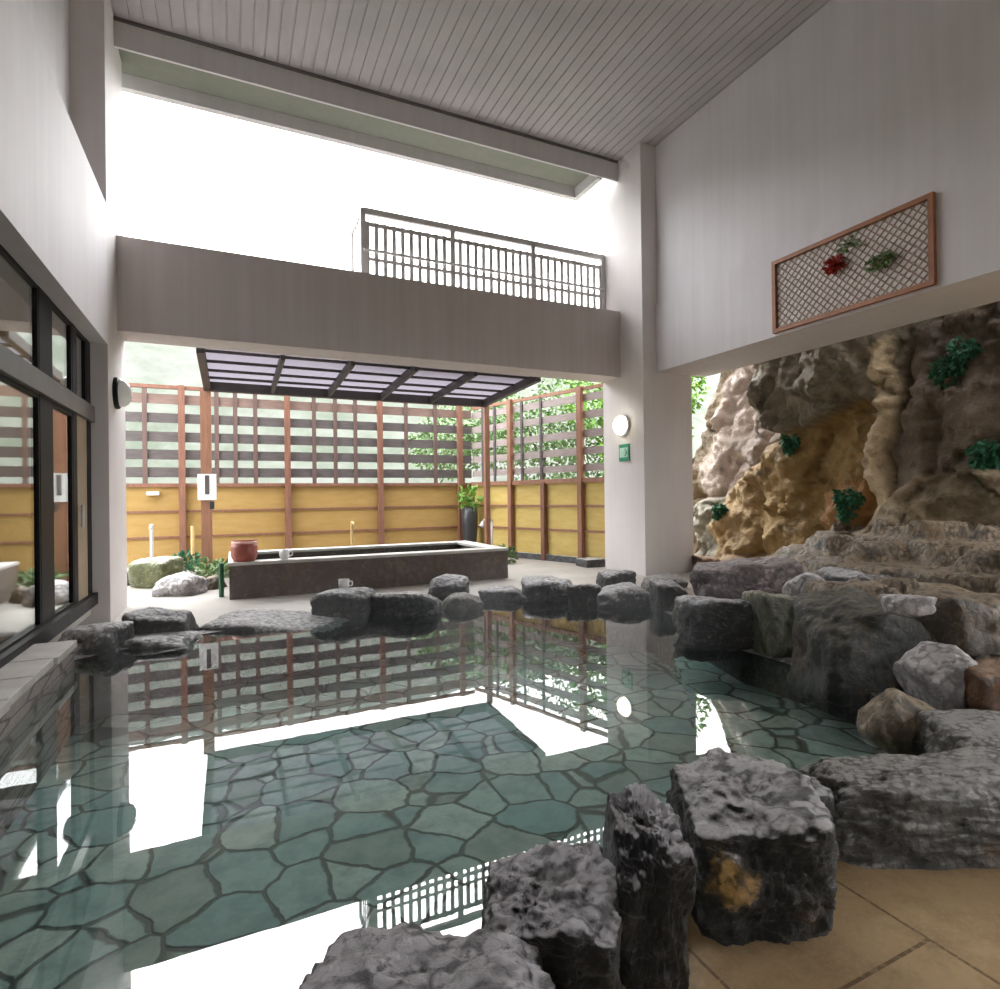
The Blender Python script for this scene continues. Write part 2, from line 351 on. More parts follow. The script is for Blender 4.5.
window(7, 6.22, 6.62, 2.12, 2.752, .035)
struct('trim_6', MB().box(-1.29, -1.235, 5.13, 5.44, .28, 2.75).box(-1.29, -1.235, 6.08, 6.22, .28, 2.75).box(-1.29, -1.235, 6.62, 6.78, .28, 2.75), M_['black'])
struct('trim_7', MB().box(-1.30, -1.20, -3, 6.78, 1.97, 2.12), M_['greyframe'])
struct('trim_8', MB().box(-1.34, -1.19, -3, 6.78, .2, .31), M_['black'])
d_ = empty('door_1', (-1.25, 6.42, .31), kind='structure')
dl = MB().box(-.03, .01, -.20, .20, 0, 1.66).build('door_leaf', M_['beige'], d_)
MB().cyl((.01, -.15, .75), (.04, -.15, .75), .012).cyl((.04, -.15, .66), (.04, -.15, .86), .014).build('door_handle', M_['steel'], dl)
# room behind the glass
struct('wall_inner', MB().box(-4.6, -4.5, -1, 8, 0, 3).box(-4.5, -1.3, 7.6, 7.7, 0, 3).box(-4.5, -1.3, -1.1, -1, 0, 3), M_['room'])
struct('floor_inner', MB().box(-4.5, -1.25, -1, 7.7, .1, .25), M_['room'])
struct('ceiling_inner', MB().box(-4.5, -1.42, -1, 7.7, 2.87, 2.95), M_['room'])
for i, (lx, ly) in enumerate(((-2.3, 4.6), (-2.4, 6.9))):
    e = empty('ceiling_lamp', (lx, ly, 2.87), label=('round warm ceiling lamp behind the first window pane', 'round warm ceiling lamp inside beside the narrow window')[i], cat='lamp', group='ceiling lamps of the inner room')
    e.location.z = 2.87
    MB().cyl((0, 0, -.03), (0, 0, 0), .17).build('lamp_base', M_['white'], e)
    MB().lathe([(0, -.10), (.08, -.095), (.13, -.07), (.15, -.03)]).build('lamp_shade', plain('warm_lamp_glass', (.9, .6, .3), None, .3, 4, bmp=0, emit=((1, .55, .22), 14)), e, smooth=True)

# ---------------------------------------------------------------- pool basin
WZ = .10; FZ = -.36
FAR = [(-.98, 4.85), (-.72, 5.02), (-.3, 5.25), (.3, 5.45), (.95, 5.55), (1.8, 5.45), (2.35, 5.68), (2.95, 5.5), (3.5, 5.15), (3.72, 4.5), (3.45, 3.7), (3.2, 2.95), (3.2, 2.4), (3.16, 2.05), (2.9, 1.72)]
NEAR = [(2.6, 1.42), (2.1, 1.46), (1.6, 1.52), (1.15, 1.46), (.8, 1.42), (.5, 1.36), (.2, 1.28), (.02, 1.02), (-.12, .5), (-.25, -.6), (-.35, -2.7)]
OUT = [(-.98, -2.7)] + FAR + NEAR
def grow(pts, d):
    n = len(pts); out = []
    for i in range(n):
        a = Vector(pts[i - 1]); b_ = Vector(pts[i]); c = Vector(pts[(i + 1) % n])
        n1 = (b_ - a).normalized(); n2 = (c - b_).normalized(); nn = Vector((-(n1.y + n2.y), n1.x + n2.x)).normalized()
        out.append((b_.x + nn.x * d, b_.y + nn.y * d))
    return out
BIG = grow(OUT, .16)
tag(MB().poly(BIG, WZ).build('pool_water', M_['water']), 'clear still hot spring water filling the pool', 'water', kind='stuff')
struct('floor_pool', MB().poly(grow(OUT, .2), FZ), M_['paving'])
struct('floor_step', MB().poly([(3.2, 3.6), (2.58, 2.72), (2.25, 2.0), (2.05, 1.52), (2.2, 1.3), (2.75, 1.3), (3.35, 2.0), (3.45, 3.2), (3.6, 3.7)], -.12).poly([(3.2, 3.6), (2.58, 2.72), (2.25, 2.0), (2.05, 1.52), (2.2, 1.3), (2.75, 1.3), (3.35, 2.0), (3.45, 3.2), (3.6, 3.7)], -.16), M_['paving'])
# mortared rim under the rocks
rm = MB(); I1 = grow(OUT, .02); O1 = grow(OUT, .17); n = len(OUT)
va = [[rm.bm.verts.new((p[0], p[1], z)) for p in ring] for ring, z in ((I1, FZ - .1), (I1, .104), (O1, .104), (O1, -.3))]
for a, b_ in zip(va, va[1:]):
    for i in range(n - 1): rm.bm.faces.new((a[i], a[i + 1], b_[i + 1], b_[i]))
struct('trim_9', rm, M_['rdark2'])
# decks
struct('floor', MB().poly([(-.35, -3), (-.12, .5), (.1, .95)][::1] + [(.3, 1.15), (.9, 1.3), (1.6, 1.36), (2.4, 1.3), (3.2, 1.4), (7.4, 1.6), (7.4, -3)], 0), M_['slabs'])
farp = [(-1.6, 4.9)] + grow(OUT, .12)[1:13] + [(9.0, 3.0), (9.0, 13), (-4, 13), (-4, 7.7), (-1.6, 7.7)]
struct('floor_terrace', MB().poly(farp, 0), M_['terrace'])

# stone ledge under the windows
e = empty('stone_ledge', (-1.1, 2, 0), label='stone ledge under the black framed windows at the left edge of the pool', cat='ledge')
MB().box(-.08, .12, -4.2, 2.8, -.46, .215).build('ledge_face', M_['ledgeface'], e)
lt = MB(); y = -4.2; rng = random.Random(4)
while y < 2.75:
    wd = rng.uniform(.3, .5); lt.box(-.16 , .135 + rng.uniform(-.012, .012), y, min(y + wd, 2.8) - .012, .215, .262, .006); y += wd
lt.build('ledge_cap', M_['ledge'], e)

# ---------------------------------------------------------------- rocks
def rock_mesh(name, seed, sub=4, k=12, cuts=9, flat=None, amp=.11, nf=1.6, lo=.72, hi=1.0, taper=0):
    rng = random.Random(seed); bm = bmesh.new(); bmesh.ops.create_icosphere(bm, subdivisions=sub, radius=1)
    V = np.array([v.co[:] for v in bm.verts])
    P, D = [], []
    for ax in range(3):
        for s in (-1, 1):
            p = np.zeros(3); p[ax] = s; p += np.array([rng.uniform(-.16, .16) for _ in range(3)]); P.append(p / np.linalg.norm(p)); D.append(.93)
    for _ in range(cuts):
        p = np.array([rng.gauss(0, 1) for _ in range(3)]); p /= np.linalg.norm(p); P.append(p); D.append(rng.uniform(lo, hi) * (np.abs(p) ** 1).sum() * .78)
    dots = np.maximum(V @ np.array(P).T, 0) / np.array(D)
    r = (dots ** k).sum(1) ** (-1 / k)
    off = Vector((seed * 3.17, seed * 1.7, seed * .9))
    W = V * r[:, None]
    if taper: W[:, :2] *= (1 - taper * (W[:, 2:3] + 1) / 2)
    for v, q, n0 in zip(bm.verts, W, V):
        qv = Vector(q); n_ = Vector(n0)
        d = noise.fractal((qv * nf + off), 0.9, 2.1, 5) * amp
        d += (.5 - abs(noise.noise(qv * nf * 1.7 + off * 2))) * amp * .5
        rd = noise.noise(qv * nf * 4.5 + off); d += (abs(rd) - .2) * amp * -.6; rd = noise.noise(qv * nf * 10 + off); d += (abs(rd) - .2) * amp * -.3
        v.co = qv + n_ * d
    me = bpy.data.meshes.new(name); bm.to_mesh(me); bm.free()
    for p in me.polygons: p.use_smooth = True
    return me

YAW = math.atan2(F.x, F.y)
def rock(label, mat_, u0, u1, vt, vb, dep, zb=0.0, seed=1, sink=.12, name='rim_rock', group=None, rz=0, tilt=(0, 0), hadj=0, **k):
    """a boulder whose front foot stands where the sight line (mid, vb) meets z=zb"""
    um = (u0 + u1) / 2; ft = at(um, vb, 2, zb); d = (ft - EYE).dot(F)
    fw = Vector((F.x, F.y, 0)).normalized()
    wd = (u1 - u0) / FOC * (d + dep * .35)
    # top seen at vt roughly at mid depth
    c = ft + fw * dep / 2; dm = (c - EYE).dot(F)
    rt = F + R * ((um - 500) / FOC) - U * ((vt - 494.5) / FOC)
    zt = EYE.z + rt.z * dm * 1.0
    if vt > 560: zt = EYE.z + rt.z * (dm + dep * .25)
    H = zt - zb + sink + hadj
    o = link(name, rock_mesh(name, seed, **k), M_[mat_])
    o.location = (c.x, c.y, zb - sink + H / 2)
    side = Vector((R.x, R.y, 0)).normalized()
    um_c = c + side * ((um - 500) / FOC * dm - (c - EYE).dot(R) * 1.0)
    o.location.x, o.location.y = um_c.x, um_c.y
    o.scale = (wd / 2, dep / 2, H / 2); o.rotation_euler = (tilt[0], tilt[1], -YAW + rz)
    me = o.data; s = Matrix.Diagonal((*o.scale, 1)); me.transform(s); o.scale = (1, 1, 1)
    return tag(o, label, 'rock', group or 'rocks rimming the pool')

# near rim
def rockw(label, mat_, X, Y, w_, dep, z0, z1, seed, rz=0, name='rim_rock', tilt=(0, 0), **k):
    """a boulder at a measured place: width along the rim, depth across it, from z0 to z1"""
    me = rock_mesh(name, seed, **k); me.transform(Matrix.Diagonal((w_ / 2, dep / 2, (z1 - z0) / 2, 1)))
    o = link(name, me, M_[mat_], loc=(X, Y, (z0 + z1) / 2)); o.rotation_euler = (tilt[0], tilt[1], -YAW + rz)
    return tag(o, label, 'rock', 'rocks rimming the pool')
NK = dict(sub=6, k=26, cuts=9, amp=.13, lo=.86, hi=1.05)
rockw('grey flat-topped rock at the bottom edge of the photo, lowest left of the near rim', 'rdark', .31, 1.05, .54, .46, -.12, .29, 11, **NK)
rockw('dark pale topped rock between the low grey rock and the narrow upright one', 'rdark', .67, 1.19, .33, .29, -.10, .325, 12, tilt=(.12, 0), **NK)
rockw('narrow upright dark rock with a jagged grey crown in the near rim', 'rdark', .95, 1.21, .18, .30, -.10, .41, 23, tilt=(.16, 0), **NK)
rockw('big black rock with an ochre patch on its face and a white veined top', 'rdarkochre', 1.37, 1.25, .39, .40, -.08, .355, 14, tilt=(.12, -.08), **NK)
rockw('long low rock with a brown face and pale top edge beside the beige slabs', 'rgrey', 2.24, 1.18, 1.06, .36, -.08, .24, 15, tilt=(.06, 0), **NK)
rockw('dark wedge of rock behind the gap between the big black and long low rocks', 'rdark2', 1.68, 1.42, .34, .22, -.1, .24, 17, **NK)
# right rim
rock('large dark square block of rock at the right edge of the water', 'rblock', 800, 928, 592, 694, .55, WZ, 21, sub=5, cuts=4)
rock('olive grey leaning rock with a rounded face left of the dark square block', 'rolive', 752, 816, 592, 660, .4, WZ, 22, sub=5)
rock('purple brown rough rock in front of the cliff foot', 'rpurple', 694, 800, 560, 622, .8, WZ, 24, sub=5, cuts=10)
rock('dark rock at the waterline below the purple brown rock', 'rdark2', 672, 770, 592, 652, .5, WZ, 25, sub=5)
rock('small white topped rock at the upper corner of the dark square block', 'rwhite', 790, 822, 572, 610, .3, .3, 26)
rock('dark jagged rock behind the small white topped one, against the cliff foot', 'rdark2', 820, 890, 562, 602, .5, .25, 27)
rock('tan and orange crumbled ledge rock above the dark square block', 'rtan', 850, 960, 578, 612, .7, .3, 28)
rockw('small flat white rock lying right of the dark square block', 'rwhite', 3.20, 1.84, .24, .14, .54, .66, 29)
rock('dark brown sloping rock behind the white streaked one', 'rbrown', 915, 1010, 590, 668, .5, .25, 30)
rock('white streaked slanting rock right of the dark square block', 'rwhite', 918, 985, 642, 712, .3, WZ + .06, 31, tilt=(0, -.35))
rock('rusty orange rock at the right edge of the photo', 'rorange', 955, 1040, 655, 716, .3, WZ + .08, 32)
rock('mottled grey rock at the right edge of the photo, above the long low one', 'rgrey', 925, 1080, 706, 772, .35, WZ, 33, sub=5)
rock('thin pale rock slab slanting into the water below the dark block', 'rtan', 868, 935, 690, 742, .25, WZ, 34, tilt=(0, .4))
# far rim, left to right
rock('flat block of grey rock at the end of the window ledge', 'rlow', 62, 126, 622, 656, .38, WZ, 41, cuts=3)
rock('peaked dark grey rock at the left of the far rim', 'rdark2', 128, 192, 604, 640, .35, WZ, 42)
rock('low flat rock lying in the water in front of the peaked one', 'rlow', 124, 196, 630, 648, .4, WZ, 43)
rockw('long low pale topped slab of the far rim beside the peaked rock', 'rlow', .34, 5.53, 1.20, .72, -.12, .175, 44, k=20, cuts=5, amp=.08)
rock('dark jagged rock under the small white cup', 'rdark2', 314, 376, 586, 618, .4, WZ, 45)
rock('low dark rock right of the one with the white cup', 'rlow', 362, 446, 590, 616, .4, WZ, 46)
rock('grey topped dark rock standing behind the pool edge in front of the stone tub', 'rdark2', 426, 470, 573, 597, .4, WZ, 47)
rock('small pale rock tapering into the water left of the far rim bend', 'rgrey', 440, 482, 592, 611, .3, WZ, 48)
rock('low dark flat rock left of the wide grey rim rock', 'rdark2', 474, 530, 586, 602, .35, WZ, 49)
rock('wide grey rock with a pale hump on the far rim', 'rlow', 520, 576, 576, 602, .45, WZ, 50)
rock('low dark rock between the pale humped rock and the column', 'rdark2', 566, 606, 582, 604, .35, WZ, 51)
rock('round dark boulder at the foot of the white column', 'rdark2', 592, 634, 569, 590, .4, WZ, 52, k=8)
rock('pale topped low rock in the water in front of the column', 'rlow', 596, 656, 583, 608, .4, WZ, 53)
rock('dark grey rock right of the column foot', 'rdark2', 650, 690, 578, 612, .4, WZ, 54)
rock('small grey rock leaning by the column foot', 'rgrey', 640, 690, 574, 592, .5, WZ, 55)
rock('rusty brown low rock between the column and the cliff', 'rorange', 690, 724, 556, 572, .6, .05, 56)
# rocks in the garden bed on the left of the terrace
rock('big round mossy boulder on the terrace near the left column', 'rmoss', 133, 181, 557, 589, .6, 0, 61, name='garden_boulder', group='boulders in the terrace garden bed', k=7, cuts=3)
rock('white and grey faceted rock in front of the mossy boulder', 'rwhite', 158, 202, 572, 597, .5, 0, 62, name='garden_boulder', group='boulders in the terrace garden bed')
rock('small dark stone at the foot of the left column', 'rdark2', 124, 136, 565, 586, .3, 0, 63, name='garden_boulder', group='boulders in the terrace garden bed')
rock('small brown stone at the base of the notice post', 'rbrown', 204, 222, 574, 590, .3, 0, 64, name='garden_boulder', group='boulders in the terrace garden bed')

# rocky ground rising from the pool to the cliff
def seg_d(px, py):
    best = 9
    for i in range(7, len(FAR) - 1):
        ax, ay = FAR[i]; bx, by = FAR[i + 1]; dx, dy = bx - ax, by - ay
        t_ = max(0, min(1, ((px - ax) * dx + (py - ay) * dy) / (dx * dx + dy * dy)))
        best = min(best, math.hypot(px - ax - t_ * dx, py - ay - t_ * dy))
    return best
def in_pool(x, y):
    c = False; n = len(OUT)
    for i in range(n):
        ax, ay = OUT[i]; bx, by = OUT[(i + 1) % n]
        if (ay > y) != (by > y) and x < (bx - ax) * (y - ay) / (by - ay) + ax: c = not c
    return c
bm = bmesh.new(); NX, NY = 170, 130; G = []
for j in range(NY + 1):
    row = []
    for i in range(NX + 1):
        X = 2.7 + i / NX * 6.8; Y = 1.1 + j / NY * 6.4
        s_ = max(0, X - 3.3); wgt = max(0, min(1, (5.0 + max(0, X - 5) * .5 - Y) / 1.2)); near = max(0, min(1, (Y - 1.35) / .35))
        z = -.32 + min(.5, seg_d(X, Y) * .9) * (1 if X > 3.2 or Y < 1.9 else .4)
        z += wgt * min(.7, s_ * .15) * near
        z += wgt * (noise.fractal(Vector((X * 1.3, Y * 1.3, 3)), .7, 2, 7) * .22 + abs(noise.noise(Vector((X * 2.2, Y * 2.2, 9)))) * .1)
        if z > .05:
            zz = z + noise.noise(Vector((X * 1.3, Y * 1.3, 2))) * .12; q_ = zz / .19; fr_ = q_ - math.floor(q_); z = (math.floor(q_) + min(1, fr_ * 2.2) * .85 + fr_ * .15) * .19 - .04
        z = z if wgt > 0 else -.1
        if in_pool(X, Y): z = -.5
        row.append(bm.verts.new((X, Y, z if near > 0 else -.15)))
    G.append(row)
for j in range(NY):
    for i in range(NX): bm.faces.new((G[j][i], G[j][i + 1], G[j + 1][i + 1], G[j + 1][i]))
me = bpy.data.meshes.new('floor_bank'); bm.to_mesh(me); bm.free()
for p in me.polygons: p.use_smooth = True
bank = tag(link('floor_bank', me, M_['rbrown']), kind='structure')

# ---------------------------------------------------------------- the cliff
m, t, b, N, L = nt('cliff_stone'); co = N('ShaderNodeNewGeometry').outputs['Position']
ca = N('ShaderNodeVertexColor'); ca.layer_name = 'stone'
f = tnoise(t, co, 2.2, 9, .66, .8); f3 = tnoise(t, mapped(t, co, (1, 1, .45)), 5.5, 8, .7, 1.2)
base = mixc(t, ca.outputs[0], (.035, .028, .02), mth(t, 'MULTIPLY', ramp(t, f, .50, .72), .72))
base = mixc(t, base, (.40, .33, .22), mth(t, 'MULTIPLY', ramp(t, f3, .54, .72), .42))
L(base, b.inputs['Base Color']); b.inputs['Roughness'].default_value = .6
bump(t, b, mth(t, 'ADD', tnoise(t, co, 9, 9, .7), mth(t, 'MULTIPLY', tnoise(t, co, 3, 5, .6), .8)), .8, .09); M_['cliff'] = m
BASE = (.20, .145, .085)
def cl(u, v): q = at(u, v, 0, 7.6); return q.y, q.z
def Pt(*uv): return [cl(*q) for q in uv]
# (outline in sight-line pixels on the cliff plane, relief in metres towards the pool, edge softness, stone colour with any painted light)
MASS = [
 (Pt((700, 470), (722, 380), (745, 352), (780, 352), (782, 470), (770, 560), (700, 560)), .10, .12, (0.50, 0.41, 0.35)),  # paler left end, brightness from the sky gap painted into its pinkish stone
 (Pt((776, 300), (778, 425), (800, 432), (860, 418), (925, 395), (948, 290)), .75, .06, (0.254, 0.202, 0.137)),
 (Pt((785, 440), (830, 412), (900, 400), (915, 470), (905, 545), (830, 575), (775, 560), (770, 480)), .52, .10, (0.390, 0.247, 0.091)),
 (Pt((730, 490), (775, 450), (790, 560), (740, 570), (722, 530)), .42, .09, (0.429, 0.286, 0.130)),
 (Pt((700, 500), (735, 495), (742, 560), (700, 566)), .36, .07, (0.325, 0.299, 0.234)),
 (Pt((925, 330), (1040, 270), (1120, 300), (1120, 560), (1000, 570), (920, 540), (928, 430)), .70, .14, (0.208, 0.156, 0.111)),
 (Pt((890, 530), (960, 470), (1100, 460), (1130, 640), (900, 600)), 1.0, .12, (0.286, 0.215, 0.130)),
 (Pt((905, 345), (925, 330), (930, 420), (932, 520), (908, 545), (902, 430)), .80, .05, (0.676, 0.520, 0.325)),
 (Pt((840, 480), (900, 470), (905, 545), (850, 560)), .60, .10, (0.429, 0.221, 0.078)),
 (Pt((700, 560), (1100, 545), (1100, 700), (700, 640)), .9, .2, (0.260, 0.182, 0.117)),
]
def inside(poly, y, z):
    """signed distance to the outline, positive inside"""
    c = False; best = 1e9; n = len(poly)
    for i in range(n):
        ay, az = poly[i]; by, bz = poly[(i + 1) % n]; dy, dz = by - ay, bz - az
        t_ = max(0, min(1, ((y - ay) * dy + (z - az) * dz) / (dy * dy + dz * dz + 1e-9)))
        best = min(best, math.hypot(y - ay - t_ * dy, z - az - t_ * dz))
        if (az > z) != (bz > z) and y < (by - ay) * (z - az) / (bz - az) + ay: c = not c
    return best if c else -best
bm = bmesh.new(); NY, NZ = 300, 190; G = []; cols = []
for j in range(NZ + 1):
    row = []
    for i in range(NY + 1):
        Y = .6 + i / NY * 8.9; Z = -.4 + j / NZ * 7.0
        wy = Y + noise.noise(Vector((Y * 1.6, Z * 1.6, 5))) * .16; wz = Z + noise.noise(Vector((Y * 1.6, Z * 1.6, 15))) * .16
        rel = 0; c = list(BASE)
        for poly, h, s, colr in MASS:
            d = inside(poly, wy, wz); k_ = max(0, min(1, .5 + d / (2 * s))); k_ = k_ * k_ * (3 - 2 * k_)
            dome = h * k_ + .12 * min(1, max(0, d) / .5)
            if k_ > 0 and dome > rel - .05: 
                for q in range(3): c[q] += (colr[q] - c[q]) * k_
            rel = max(rel, dome) if k_ > 0 else rel
        n1 = noise.fractal(Vector((Y * .8, Z * .8, 1)), .75, 2.1, 7) * .25
        vd = noise.voronoi(Vector((Y * .62 + Z * .25 + n1, Z * .7 + n1 * 2, 2)))[0]; crack = -max(0, .10 - (vd[1] - vd[0])) * 1.5
        n2 = -abs(noise.fractal(Vector((Y * 2.3, Z * 2.3, 7)), .8, 2.1, 5)) * .12
        cut = max(0, Y - (9.0 - max(0, Z) * .45)) * 2.0          # the outcrop falls back at its left end
        st = noise.noise(Vector((Y * .7, Z * 5.5 + Y * 1.2, 4))) * .05 + abs(noise.noise(Vector((Y * 5, Z * 4, 8)))) * .05
        X = 7.75 - rel - n1 - n2 * 1.0 + crack * -1 - st - max(0, Z - 3.6) * .10 + max(0, 1.0 - Z) * -.15 + cut
        row.append(bm.verts.new((X, Y, Z - cut * .35))); cols.append(c)
    G.append(row)
for j in range(NZ):
    for i in range(NY): bm.faces.new((G[j][i], G[j][i + 1], G[j + 1][i + 1], G[j + 1][i]))
# rear and top give the outcrop its bulk
tb = [bm.verts.new((10.5, v.co.y, v.co.z)) for v in G[-1]]
for i in range(NY): bm.faces.new((G[-1][i], G[-1][i + 1], tb[i + 1], tb[i]))
me = bpy.data.meshes.new('cliff'); bm.to_mesh(me); bm.free()
at_ = me.color_attributes.new('stone', 'FLOAT_COLOR', 'POINT')
cols += [BASE] * (NY + 1)
at_.data.foreach_set('color', [x for c in cols for x in (c[0], c[1], c[2], 1.0)])
for p in me.polygons: p.use_smooth = True
cliff = link('rock_cliff', me, M_['cliff']); tag(cliff, 'tall brown and ochre rock cliff beyond the right opening', 'cliff')
bpy.context.view_layer.update()
def hit(u, v):
    d = (F + R * ((u - 500) / FOC) - U * ((v - 494.5) / FOC)).normalized()
    ok, p, n_, i = cliff.ray_cast(EYE, d)
    return (p, n_) if ok else (at(u, v, 0, 7.5), Vector((-1, 0, 0)))

# leafy plants
def leaves(mb, c, rad, n, size, seed, droop=.4, outdir=None, shell=.5):
    rng = random.Random(seed); bm = mb.bm
    for _ in range(n):
        while True:
            q = Vector([rng.uniform(-1, 1) for _ in range(3)])
            if shell < q.length < 1: break
        p = Vector(c) + Vector((q.x * rad[0], q.y * rad[1], q.z * rad[2]))
        d = (q + Vector([rng.gauss(0, .6) for _ in range(3)])); d.z -= droop; d.normalize()
        s = d.cross(Vector([rng.gauss(0, 1) for _ in range(3)])).normalized(); L_ = size * rng.uniform(.6, 1.3); W_ = L_ * .32
        nn = d.cross(s) * L_ * .12
        a = bm.verts.new(p); b1 = bm.verts.new(p + d * L_ * .5 + s * W_ + nn); b2 = bm.verts.new(p + d * L_ * .5 - s * W_ + nn)
        m_ = bm.verts.new(p + d * L_ * .5); e_ = bm.verts.new(p + d * L_)
        bm.faces.new((a, b1, m_)); bm.faces.new((a, m_, b2)); bm.faces.new((b1, e_, m_)); bm.faces.new((m_, e_, b2))
def fern(u, v, r, label, seed, n=16):
    p, n_ = hit(u, v); e = empty('cliff_fern', p, label=label, cat='fern', group='ferns growing on the cliff')
    mb = MB()
    leaves(mb, (-.04, 0, .02), (.10, r * .45, r * .32), n * 12, .075, seed, .7, shell=.0)
    leaves(mb, (-.06, .02, -r * .3), (.08, r * .22, r * .4), n * 6, .07, seed + 50, 1.2, shell=.0)
    mb.build('foliage', M_['fern'], e)
    MB().cyl((.08, 0, -.05), (-.08, .02, .08), .01, .005, 6).cyl((.05, 0, 0), (-.1, r * .3, -.05), .008, .004, 6).cyl((.05, 0, 0), (-.1, -r * .3, -.03), .008, .004, 6).build('stem', M_['bark'], e)
fern(952, 372, .42, 'green fern high on the right of the cliff', 1, 22)
fern(992, 455, .40, 'green fern at the right edge of the photo on the cliff', 2, 20)
fern(793, 442, .22, 'small dark fern in the recess left of the ochre rock mass', 3)
fern(850, 500, .36, 'drooping dark fern in the middle of the ochre rock', 4, 22)
fern(722, 510, .22, 'small fern low on the left end of the cliff', 5)
fern(965, 350, .3, 'sparse fern just under the white beam on the cliff', 6, 12)

# ---------------------------------------------------------------- trees and hill outside
m, t, b, N, L = nt('misty_hill_forest'); g = N('ShaderNodeNewGeometry').outputs['Position']
f = tnoise(t, g, .55, 8, .7); f2 = tnoise(t, g, .12, 3)
base = mixc(t, (.047, .058, .040), (.088, .094, .077), ramp(t, f, .38, .62))
L(mixc(t, base, (.105, .10, .098), mth(t, 'MULTIPLY', ramp(t, f2, .5, .65), .5)), b.inputs['Base Color']); b.inputs['Roughness'].default_value = 1
M_['hill'] = m
bm = bmesh.new(); NX, NY = 120, 40; G = []
for j in range(NY + 1):
    row = []
    for i in range(NX + 1):
        X = -60 + i * 1.1; q = j / NY; Y = 20 + q * 40
        H = 19.2 - .02 * X + .3 * math.sin(X * .13)
        z = -.5 + H * (1 - (1 - q) ** 1.7) + noise.fractal(Vector((X * .35, Y * .35, 0)), .7, 2, 5) * .45 * min(1, q * 4)
        row.append(bm.verts.new((X, Y, z)))
    G.append(row)
for j in range(NY):
    for i in range(NX): bm.faces.new((G[j][i], G[j][i + 1], G[j + 1][i + 1], G[j + 1][i]))
me = bpy.data.meshes.new('hillside'); bm.to_mesh(me); bm.free()
for p in me.polygons: p.use_smooth = True
tag(link('hillside', me, M_['hill']), kind='structure')
tag(MB().box(-80, 80, -40, 80, -.75, -.7).build('ground', M_['hill']), kind='structure')

def tree(name, label, x, y, h, r, seed, n=1500, size=.3, m='leaf', base=0):
    e = empty(name, (x, y, base), label=label, cat='tree', group='trees beyond the terrace')
    MB().cyl((0, 0, 0), (.1, 0, h * .6), .09, .05, 10).cyl((.1, 0, h * .55), (.4, .1, h * .85), .05, .02, 8).cyl((.08, 0, h * .5), (-.3, .2, h * .8), .05, .02, 8).build('trunk', M_['bark'], e)
    mb = MB(); rng = random.Random(seed)
    for k in range(7):
        c = (rng.uniform(-.6, .6) * r, rng.uniform(-.6, .6) * r, h * rng.uniform(.5, .95))
        leaves(mb, c, (r * .55, r * .55, h * .2), n // 7, size, seed * 10 + k, .3, shell=.3)
    mb.build('foliage', M_[m], e)
tree('leafy_tree', 'leafy green tree behind the side fence near the pergola end', 6.9, 12.4, 3.8, 1.4, 1, 4200, .12)
tree('leafy_tree', 'bright green tree between the side fence post and the column', 7.9, 10.4, 4.0, 1.1, 2, 4200, .13, 'leafbright')
tree('leafy_tree', 'bright green tree between the column and the cliff', 9.8, 11.3, 5.2, 1.2, 3, 7000, .13, 'leafbright')
tree('leafy_tree', 'green tree behind the corner of the fence', 5.6, 14.5, 4.0, 1.6, 4, 3000, .13)

# ---------------------------------------------------------------- fences
BY = 11.3
fe = empty('slat_fence', (1.6, BY, 0), label='long back fence of ochre boards below dark horizontal slats', cat='fence')
def L2(x): return x - 1.6
mb = MB()
for k, (z0, z1) in enumerate(((.10, .56), (.57, 1.0), (1.01, 1.45))): mb.box(L2(-3), L2(4.64), .05, .075, z0, z1)
mb.build('board_panel', M_['yellow'], fe)
MB().box(L2(-3), L2(4.64), .03, .05, .55, .585).box(L2(-3), L2(4.64), .03, .05, .99, 1.025).build('panel_batten', M_['post'], fe)
MB().box(L2(-3), L2(4.64), .0, .08, 1.43, 1.49).box(L2(-3), L2(4.64), 0, .08, 3.11, 3.17).build('fence_rail', M_['post'], fe)
for k, (z0, z1) in enumerate(((2.855, 3.02), (2.53, 2.695), (2.205, 2.375), (1.90, 2.07), (1.595, 1.765))):
    MB().box(L2(-3), L2(4.64), .05, .07, z0, z1).build('slat', M_['slatbrown' if k == 0 else 'slat'], fe)
for x in (-2.4, -.76, .95, 2.67, 4.35): MB().box(L2(x) - .05, L2(x) + .05, -.07, .03, 0, 3.17).build('fence_post', M_['post'], fe)
for x in (-1.31, -1.9, -.22, .08, .41, 1.43, 1.82, 2.2, 3.21, 3.83): MB().box(L2(x) - .036, L2(x) + .036, .01, .05, 1.47, 3.13).build('upright_batten', M_['batten'] , fe)
MB().box(L2(-3), L2(4.64), -.02, .09, -.1, .10).build('fence_footing', M_['rdark2'], fe)

A = Vector((4.62, 11.3, 0)); B = Vector((5.78, 7.85, 0)); dr = (B - A); LN = dr.length
fs = empty('side_fence', A, math.atan2(dr.y, dr.x), label='side fence of yellow boards and weathered slats from the corner to the column', cat='fence')
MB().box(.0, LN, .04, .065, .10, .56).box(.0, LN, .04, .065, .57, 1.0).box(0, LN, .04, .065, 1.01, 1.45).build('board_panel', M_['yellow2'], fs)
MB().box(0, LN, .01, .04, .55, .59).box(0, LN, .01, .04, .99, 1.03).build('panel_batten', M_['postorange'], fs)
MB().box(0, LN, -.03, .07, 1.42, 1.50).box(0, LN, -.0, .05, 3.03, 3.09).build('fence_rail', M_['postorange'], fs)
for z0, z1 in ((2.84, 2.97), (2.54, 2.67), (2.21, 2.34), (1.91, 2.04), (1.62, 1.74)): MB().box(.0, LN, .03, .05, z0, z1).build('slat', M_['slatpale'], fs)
for x in (.32, .68, 1.45, 1.95): MB().box(x, x + .05, .0, .03, 1.5, 3.05).build('upright_batten', M_['slat'], fs)
